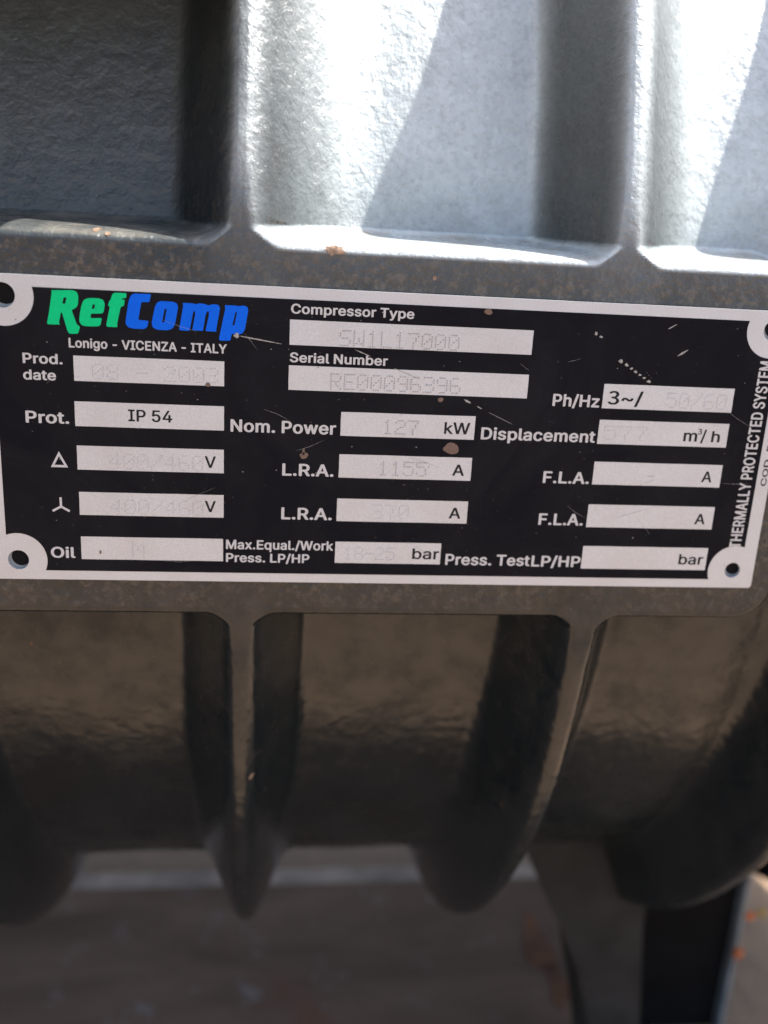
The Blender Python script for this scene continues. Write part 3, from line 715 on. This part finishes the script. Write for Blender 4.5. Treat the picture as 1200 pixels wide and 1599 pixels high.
for hx, hz, r in ((HX0, HZ0, 2.75), (HX1, HZ0, 2.35), (HX0, HZ1, 3.1), (HX1, HZ1, 2.8)):
    sf = flat('spot_face', [arc(hx, hz, r + 0.5, 0, 360, 32)[:-1]], PAD_Y - 0.12, 0.3, M_EDGE, comp)
    flat('tapped_hole', [arc(hx + 0.55, hz + 0.6, r * 0.93, 0, 360, 32)[:-1]], PAD_Y - 0.16, 0.2, M_STEEL, sf)
BX0, BX1, BZ0, BZ1 = -71.4, 137.0, -92.5, -17.4
TR = 7.6
def corner(cx, cz, sx, sz, bx, bz):
    """tab arc in the corner: from the vertical black edge to the horizontal one"""
    a = math.asin(max(-1, min(1, abs(bx - cx) / TR)))
    b = math.asin(max(-1, min(1, abs(bz - cz) / TR)))
    p0 = math.degrees(math.atan2(sz * math.cos(a), -sx * math.sin(a)))
    p1 = math.degrees(math.atan2(-sz * math.sin(b), sx * math.cos(b)))
    dlt = (p1 - p0 + 180) % 360 - 180
    return arc(cx, cz, TR, p0, p0 + dlt, 20)
blk = corner(HX0, HZ0, 1, 1, BX0, BZ0) + corner(HX1, HZ0, -1, 1, BX1, BZ0)[::-1] + corner(HX1, HZ1, -1, -1, BX1, BZ1) + corner(HX0, HZ1, 1, -1, BX0, BZ1)[::-1]
flat('black_panel', [blk], -0.05, 0.04, M_BLACK, plate)

# dot-matrix punch font, 5 x 7
DOTS = {
 '0': '01110 10001 10011 10101 11001 10001 01110', '1': '00100 01100 00100 00100 00100 00100 01110', '2': '01110 10001 00001 00110 01000 10000 11111',
 '3': '11110 00001 00001 01110 00001 00001 11110', '4': '00010 00110 01010 10010 11111 00010 00010', '5': '11111 10000 11110 00001 00001 10001 01110',
 '6': '01110 10000 10000 11110 10001 10001 01110', '7': '11111 00001 00010 00010 00100 00100 00100', '8': '01110 10001 10001 01110 10001 10001 01110',
 '9': '01110 10001 10001 01111 00001 00001 01110', 'S': '01111 10000 10000 01110 00001 00001 11110', 'W': '10001 10001 10001 10101 10101 11011 10001',
 'L': '10000 10000 10000 10000 10000 10000 11111', 'R': '11110 10001 10001 11110 10100 10010 10001', 'E': '11111 10000 10000 11110 10000 10000 11111',
 'M': '10001 11011 10101 10101 10001 10001 10001', '/': '00001 00001 00010 00100 01000 10000 10000', '-': '00000 00000 00000 11111 00000 00000 00000', ' ': '00000 ' * 7}

def stamped(s, x, z, width, height, parent, y, rise=0.20):
    n = len(s)
    pitch = width / (n - 1 + 4 / 5.6) if n > 1 else width
    cw = pitch * 4 / 5.6 if n > 1 else width
    bm = bmesh.new()
    clear = 10 < x < 60 and z > -65          # the upper middle windows are punched deepest
    r = 0.165 if clear else 0.15
    rise = rise if clear else rise * 0.6
    for i, ch in enumerate(s):
        rows = DOTS[ch].split()
        for j, row in enumerate(rows):
            for k, c in enumerate(row):
                if c != '1':
                    continue
                cx = x + i * pitch + k * cw / 4 + rng.uniform(-0.03, 0.03)
                cz = z + height * (6 - j) / 6 + rng.uniform(-0.03, 0.03)
                # a punched pip: raised burr round a small pit
                n_ = 7
                outer = [bm.verts.new(P(cx + r * 1.25 * math.cos(t), y, cz + r * 1.25 * math.sin(t))) for t in [2 * math.pi * q / n_ for q in range(n_)]]
                lip = [bm.verts.new(P(cx + r * 0.75 * math.cos(t), y - rise, cz + r * 0.75 * math.sin(t))) for t in [2 * math.pi * q / n_ for q in range(n_)]]
                pit = bm.verts.new(P(cx, y + 0.02, cz))
                for q in range(n_):
                    t = (q + 1) % n_
                    bm.faces.new((outer[q], outer[t], lip[t], lip[q]))
                    bm.faces.new((lip[q], lip[t], pit))
    bmesh.ops.recalc_face_normals(bm, faces=bm.faces[:])
    me = bpy.data.meshes.new('punched_figures')
    bm.to_mesh(me)
    bm.free()
    return link('punched_figures', me, M_DOT if clear else M_DOTL, parent)

YF = -0.09          # front of the bare value windows
YT = -0.125         # front of prints on them
FIELDS = [
 # x0, x1, top, bottom, prints, stamped
 (-52.0, -14.0, -34.0, -40.5, [], [('08 - 2003', -47.3, -39.7, 31.7, 3.7)]),
 (-52.2, -14.0, -45.8, -52.3, [('IP 54', -38.7, -50.6, 11.3, 3.15)], []),
 (-52.1, -14.0, -57.5, -64.0, [('V', -19.0, -62.6, 2.9, 3.2)], [('400/460', -43.6, -63.4, 24.0, 3.9)]),
 (-52.0, -14.0, -70.1, -76.5, [('V', -19.0, -75.0, 2.9, 3.2)], [('400/460', -43.6, -75.9, 24.0, 3.8)]),
 (-52.0, -14.1, -82.6, -89.1, [], [('M', -38.4, -88.2, 3.0, 4.0)]),
 (2.7, 67.3, -22.55, -29.0, [], [('SW1L17000', 15.9, -28.6, 31.4, 3.8)]),
 (2.7, 67.2, -34.35, -40.8, [], [('RE00096396', 13.9, -40.1, 34.6, 3.9)]),
 (16.9, 53.5, -46.2, -52.7, [('kW', 45.1, -51.3, 7.1, 3.25)], [('127', 28.4, -51.7, 9.4, 3.6)]),
 (16.9, 53.5, -57.8, -64.35, [('A', 48.25, -63.0, 3.3, 3.2)], [('1155', 27.8, -63.3, 13.0, 3.7)]),
 (16.8, 53.4, -70.3, -76.8, [('A', 48.2, -75.4, 3.3, 3.2)], [('370', 26.9, -75.8, 9.8, 3.9)]),
 (16.8, 46.7, -82.8, -89.1, [('bar', 38.6, -87.6, 7.7, 3.2)], [('18-25', 19.4, -87.9, 14.0, 3.5)]),
 (88.5, 126.0, -36.0, -42.75, [('3~/', 90.0, -41.6, 9.9, 3.7)], [('50/60', 107.0, -41.9, 17.0, 4.0)]),
 (88.4, 126.1, -45.95, -52.75, [('m', 113.2, -51.3, 4.0, 3.3), ('3', 117.2, -49.2, 1.2, 1.6), ('/', 118.3, -51.3, 1.5, 3.4), ('h', 121.4, -51.3, 2.5, 3.2)], [('577', 90.2, -51.3, 12.0, 3.6)]),
 (88.4, 126.1, -57.85, -64.45, [('A', 120.4, -63.0, 3.0, 3.2)], [('-', 104.5, -62.9, 1.6, 2.6)]),
 (88.2, 125.8, -70.3, -77.1, [('A', 120.3, -75.6, 3.1, 3.2)], []),
 (88.1, 125.8, -82.8, -89.7, [('bar', 117.3, -88.0, 7.5, 3.2)], []),
]
for x0, x1, z1, z0, prints, punched in FIELDS:
    j = lambda: rng.uniform(-0.05, 0.05)
    pts = []
    for (ax, az), (bx, bz) in zip([(x0, z0), (x1, z0), (x1, z1), (x0, z1)], [(x1, z0), (x1, z1), (x0, z1), (x0, z0)]):
        for t in range(6):
            pts.append((ax + (bx - ax) * t / 6 + j() * 0.5, az + (bz - az) * t / 6 + j() * 0.5))
    fo = flat('value_window', [pts], YF, 0.035, M_ALU, plate)
    for s, x, z, w, h in prints:
        caption('unit_print', s, x, z, w, h, M_INK, fo, YT, GLYPHS_MEDIUM)
    for s, x, z, w, h in punched:
        stamped(s, x, z, w, h, fo, YF - 0.002)

CAPTIONS = [
 ('Lonigo - VICENZA - ITALY', -53.0, -32.0, 39.6, 2.4, 14), ('Prod.', -64.5, -36.4, 9.8, 2.6, 20), ('date', -64.6, -40.6, 8.1, 2.6, 20),
 ('Prot.', -64.6, -51.8, 10.9, 3.15, 20), ('Oil', -60.0, -88.8, 6.4, 3.1, 18), ('Compressor Type', 2.9, -21.0, 32.1, 2.5, 20),
 ('Serial Number', 2.9, -33.5, 25.8, 2.55, 20), ('Nom. Power', -12.3, -52.5, 28.0, 3.35, 22), ('L.R.A.', 1.6, -64.2, 13.9, 3.4, 20),
 ('L.R.A.', 1.6, -76.6, 13.9, 3.4, 20), ('Max.Equal./Work', -13.3, -85.5, 29.5, 2.7, 20), ('Press. LP/HP', -13.3, -89.3, 23.0, 2.6, 20),
 ('Ph/Hz', 74.5, -42.6, 13.2, 3.35, 22), ('Displacement', 55.4, -52.5, 32.3, 3.35, 22), ('F.L.A.', 74.1, -64.4, 13.3, 3.4, 22),
 ('F.L.A.', 74.1, -76.7, 13.0, 3.4, 22), ('Press. Test', 48.2, -89.2, 24.6, 3.3, 22), ('LP/HP', 73.3, -89.3, 14.5, 3.3, 22)]
for s, x, z, w, h, b in CAPTIONS:
    caption('caption', s, x, z, w, h, M_PRINT, plate, YF)
caption('caption', 'THERMALLY PROTECTED SYSTEM', 135.6, -82.7, 54.6, 3.5, M_PRINT, plate, YF, None, True)
caption('caption', 'COD. 585611', 140.1, -63.7, 24.0, 1.7, M_INK, plate, -0.035, GLYPHS_MEDIUM, True)

tri = [(-56.7, -59.2), (-54.5, -63.5), (-58.9, -63.5)]
c = (-56.7, -62.07)
flat('delta_symbol', [tri, [(c[0] + (x - c[0]) * 0.56, c[1] + (z - c[1]) * 0.56) for x, z in tri]], YF, 0.035, M_PRINT, plate)
def star(cx, cz, l, w):
    pts = []
    for a in (90, 210, 330):
        u = (math.cos(math.radians(a)), math.sin(math.radians(a)))
        v = (-u[1], u[0])
        b = (math.cos(math.radians(a - 60)), math.sin(math.radians(a - 60)))
        pts.append((cx + b[0] * w * 1.15, cz + b[1] * w * 1.15))
        pts.append((cx + u[0] * l - v[0] * w, cz + u[1] * l - v[1] * w))
        pts.append((cx + u[0] * l + v[0] * w, cz + u[1] * l + v[1] * w))
    return pts
flat('star_symbol', [star(-56.8, -74.3, 2.55, 0.30)], YF, 0.035, M_PRINT, plate)

LOGO = {
 'R': [(-56.72, -18.0), (-51.49, -17.75), (-50.51, -18.1), (-50.18, -19.2), (-50.3, -20.98), (-50.66, -21.89), (-51.35, -22.37), (-51.95, -22.58), (-50.83, -26.17), (-50.03, -26.63), (-50.59, -28.47), (-52.71, -28.56), (-53.13, -27.97), (-54.32, -23.29), (-54.59, -23.41), (-55.2, -26.02), (-54.84, -26.39), (-57.82, -26.43), (-58.07, -26.15), (-57.41, -23.32), (-56.57, -18.5)],
 'Rh': [(-53.77, -19.63), (-53.06, -19.6), (-53.39, -21.13), (-54.14, -21.16)],
 'e': [(-47.59, -19.47), (-45.15, -19.45), (-44.1, -19.8), (-43.76, -20.9), (-44.11, -22.83), (-44.61, -23.19), (-47.28, -23.31), (-47.37, -24.44), (-44.6, -24.31), (-44.92, -25.91), (-45.5, -26.43), (-48.51, -26.52), (-49.62, -26.3), (-50.14, -25.46), (-50.07, -24.11), (-49.55, -21.62), (-49.05, -20.26), (-48.48, -19.78)],
 'eh': [(-46.76, -21.04), (-46.14, -21.01), (-46.4, -22.1), (-47.02, -22.13)],
 'f': [(-41.11, -17.88), (-38.33, -17.86), (-38.47, -19.05), (-39.48, -19.18), (-39.56, -19.54), (-38.82, -19.51), (-39.08, -21.09), (-39.87, -21.28), (-40.93, -25.73), (-40.73, -26.41), (-43.26, -26.43), (-43.58, -26.08), (-42.55, -21.3), (-42.99, -21.27), (-42.61, -19.84), (-42.28, -19.72), (-41.98, -18.59), (-41.67, -18.08)],
 'C': [(-36.58, -17.88), (-32.3, -17.81), (-32.75, -19.83), (-34.75, -19.87), (-35.62, -24.37), (-33.06, -24.48), (-33.37, -25.95), (-34.13, -26.6), (-36.78, -26.61), (-38.17, -26.3), (-38.76, -25.49), (-38.67, -24.22), (-37.87, -19.73), (-37.28, -18.33)],
 'o': [(-30.11, -19.43), (-26.91, -19.45), (-25.85, -19.87), (-25.67, -20.98), (-26.47, -25.08), (-27.12, -26.19), (-28.25, -26.63), (-30.92, -26.63), (-32.08, -26.04), (-32.29, -24.92), (-31.38, -20.82), (-30.87, -19.82)],
 'oh': [(-29.02, -21.27), (-28.47, -21.33), (-29.12, -24.69), (-29.68, -24.61)],
 'm': [(-24.54, -19.61), (-21.88, -19.6), (-21.46, -19.81), (-20.2, -19.52), (-18.65, -19.68), (-18.23, -19.99), (-16.97, -19.6), (-15.56, -19.67), (-15.13, -20.49), (-16.11, -26.1), (-15.96, -26.47), (-18.8, -26.45), (-17.89, -22.17), (-17.95, -21.47), (-18.37, -21.4), (-18.74, -22.2), (-19.42, -26.42), (-22.14, -26.37), (-21.33, -22.04), (-21.47, -21.35), (-21.89, -21.79), (-22.82, -26.57), (-25.16, -26.5), (-25.44, -26.31), (-24.35, -20.36)],
 'p': [(-14.0, -19.69), (-11.04, -19.66), (-10.75, -19.82), (-9.05, -19.57), (-8.2, -19.9), (-7.99, -20.73), (-8.84, -25.73), (-9.41, -26.61), (-10.4, -26.94), (-12.12, -26.79), (-12.48, -28.6), (-15.1, -28.72), (-15.39, -28.3), (-13.78, -20.43)],
 'ph': [(-11.22, -21.3), (-10.82, -21.34), (-11.48, -24.65), (-11.99, -24.59)],
}
def rounded(lp, rad=0.32):
    out = []
    n = len(lp)
    for i in range(n):
        p0, p1, p2 = Vector(lp[i - 1]), Vector(lp[i]), Vector(lp[(i + 1) % n])
        a, b = p0 - p1, p2 - p1
        ra, rb = min(rad, a.length * 0.4), min(rad, b.length * 0.4)
        s, e = p1 + a.normalized() * ra, p1 + b.normalized() * rb
        for t in (0, 0.5, 1):
            q = s * (1 - t) ** 2 + p1 * 2 * t * (1 - t) + e * t * t
            out.append((q.x, q.y))
    return out
for ch in 'RefComp':
    loops = [rounded(LOGO[ch])] + ([rounded(LOGO[ch + 'h'], 0.1)] if ch + 'h' in LOGO else [])
    flat('logo_letter', loops, YF, 0.035, M_GREEN if ch in 'Ref' else M_BLUE, plate)

# wear on the plate: rust freckles, chips and scratches
def blob(name, x, z, rx, rz, y, mat, n=14, rough=0.12):
    ph = rng.uniform(0, 6)
    pts = [(x + rx * math.cos(t) * (1 + rough * math.sin(3 * t + ph) + rng.uniform(-rough, rough) * 0.5), z + rz * math.sin(t) * (1 + rough * math.sin(2 * t + ph)))
           for t in [2 * math.pi * i / n for i in range(n)]]
    return flat(name, [pts], y, 0.03, mat, plate)

for x, z, rx, rz in ((54.6, -18.2, 1.1, 0.75), (43.5, -42.0, 0.75, 0.65), (47.5, -55.3, 2.15, 1.55), (7.3, -58.5, 1.15, 0.9), (7.2, -57.4, 0.35, 0.9), (-18.2, -40.2, 0.65, 0.6), (-47.0, -87.0, 0.25, 0.6)):
    blob('rust_spot', x, z, rx, rz, -0.165, M_RUST)

def scratch(pts, w, taper=True):
    a, b = [], []
    n = len(pts)
    fine = []
    for i in range(n - 1):
        for t in range(5):
            f = t / 5
            fine.append((pts[i][0] + (pts[i + 1][0] - pts[i][0]) * f, pts[i][1] + (pts[i + 1][1] - pts[i][1]) * f))
    fine.append(pts[-1])
    for i, (x, z) in enumerate(fine):
        j, k = max(i - 1, 0), min(i + 1, len(fine) - 1)
        dx, dz = fine[k][0] - fine[j][0], fine[k][1] - fine[j][1]
        L = math.hypot(dx, dz) or 1
        ww = w * rng.uniform(0.5, 1.2) * (0.25 + math.sin(math.pi * (i + 0.3) / (len(fine) - 0.4)) if taper else 1)
        a.append((x - dz / L * ww / 2, z + dx / L * ww / 2))
        b.append((x + dz / L * ww / 2, z - dx / L * ww / 2))
    return flat('scratch', [a + b[::-1]], -0.17, 0.03, M_SCRATCH, plate)

scratch([(-10.0, -27.3), (-8.2, -27.6), (-4.0, -28.2), (0.7, -28.9)], 0.3)
blob('scratch', -10.9, -27.2, 0.7, 0.55, -0.17, M_SCRATCH, 12, 0.3)
scratch([(19.9, -29.6), (23.9, -31.1)], 0.28)
scratch([(30.4, -34.0), (34.2, -35.4), (37.4, -36.7)], 0.16)
scratch([(49.9, -41.7), (51.8, -42.6)], 0.5)
scratch([(53.6, -43.4), (55.0, -44.1)], 0.32)
scratch([(57.0, -45.0), (63.8, -48.0)], 0.12)
for x, z, rx, rz in ((84.4, -22.6, 0.4, 0.6), (85.9, -23.4, 0.45, 0.35), (92.3, -29.7, 0.65, 0.45), (94.0, -30.6, 0.5, 0.4), (95.5, -31.6, 0.42, 0.34), (96.8, -32.4, 0.42, 0.36), (98.1, -33.2, 0.4, 0.33), (99.4, -34.0, 0.42, 0.34), (100.9, -34.9, 0.55, 0.33)):
    blob('paint_chip', x, z, rx, rz, -0.15, M_SCRATCH, 10, 0.35)
scratch([(108.0, -27.7), (110.8, -25.9)], 0.45)
scratch([(104.3, -20.6), (106.6, -19.2)], 0.25)
for i in range(70):
    x, z = rng.uniform(-70, 135), rng.uniform(-91, -19)
    blob('paint_chip', x, z, rng.uniform(0.06, 0.2), rng.uniform(0.06, 0.16), -0.145, M_SCRATCH if rng.random() < 0.7 else M_RUST, 6, 0.3)

for i in range(16):
    x, z, a_, L_ = rng.uniform(-65, 130), rng.uniform(-90, -20), rng.uniform(-0.9, 0.5), rng.uniform(3, 12)
    scratch([(x, z), (x + L_ * 0.5 * math.cos(a_), z + L_ * 0.5 * math.sin(a_) + rng.uniform(-0.3, 0.3)), (x + L_ * math.cos(a_), z + L_ * math.sin(a_))], 0.05)

petal('dry_petal', 297.5, 206.0, -392, 6.5, 6, M_ORANGE, 'upper orange dry petal beside the yellow one on the flange', 0.4)
petal('dry_petal', 306.0, 207.0, -391, 5.5, 6, M_YELLOW, 'yellow dry petal at the grey flange', 1.2)
petal('dry_petal', 293.5, 203.0, -418, 7, 10, M_ORANGE, 'lower larger orange dry petal on the flange edge', 2.0)

# rust stain on the base plate under the housing
def stain(x, y, rx, ry):
    n = 26
    pts = []
    for i in range(n):
        t = 2 * math.pi * i / n
        k = 1 + 0.25 * math.sin(3 * t + x) + rng.uniform(-0.12, 0.12)
        pts.append((x + rx * math.cos(t) * k, y + ry * math.sin(t) * k))
    me = bpy.data.meshes.new('rust_stain')
    top = [P(a, b_, -479.2) for a, b_ in pts] + [P(a, b_, -480.2) for a, b_ in pts]
    me.from_pydata(top, [], [tuple(range(n))] + [(i, i + n, (i + 1) % n + n, (i + 1) % n) for i in range(n)])
    return link('rust_stain', me, M_STAIN, slab)
M_STAIN = mat_plain('rust_stain', (0.19, 0.075, 0.03), 0.9, 0.5, 40)
stain(192, 285, 9, 26)
stain(197, 245, 7, 16)
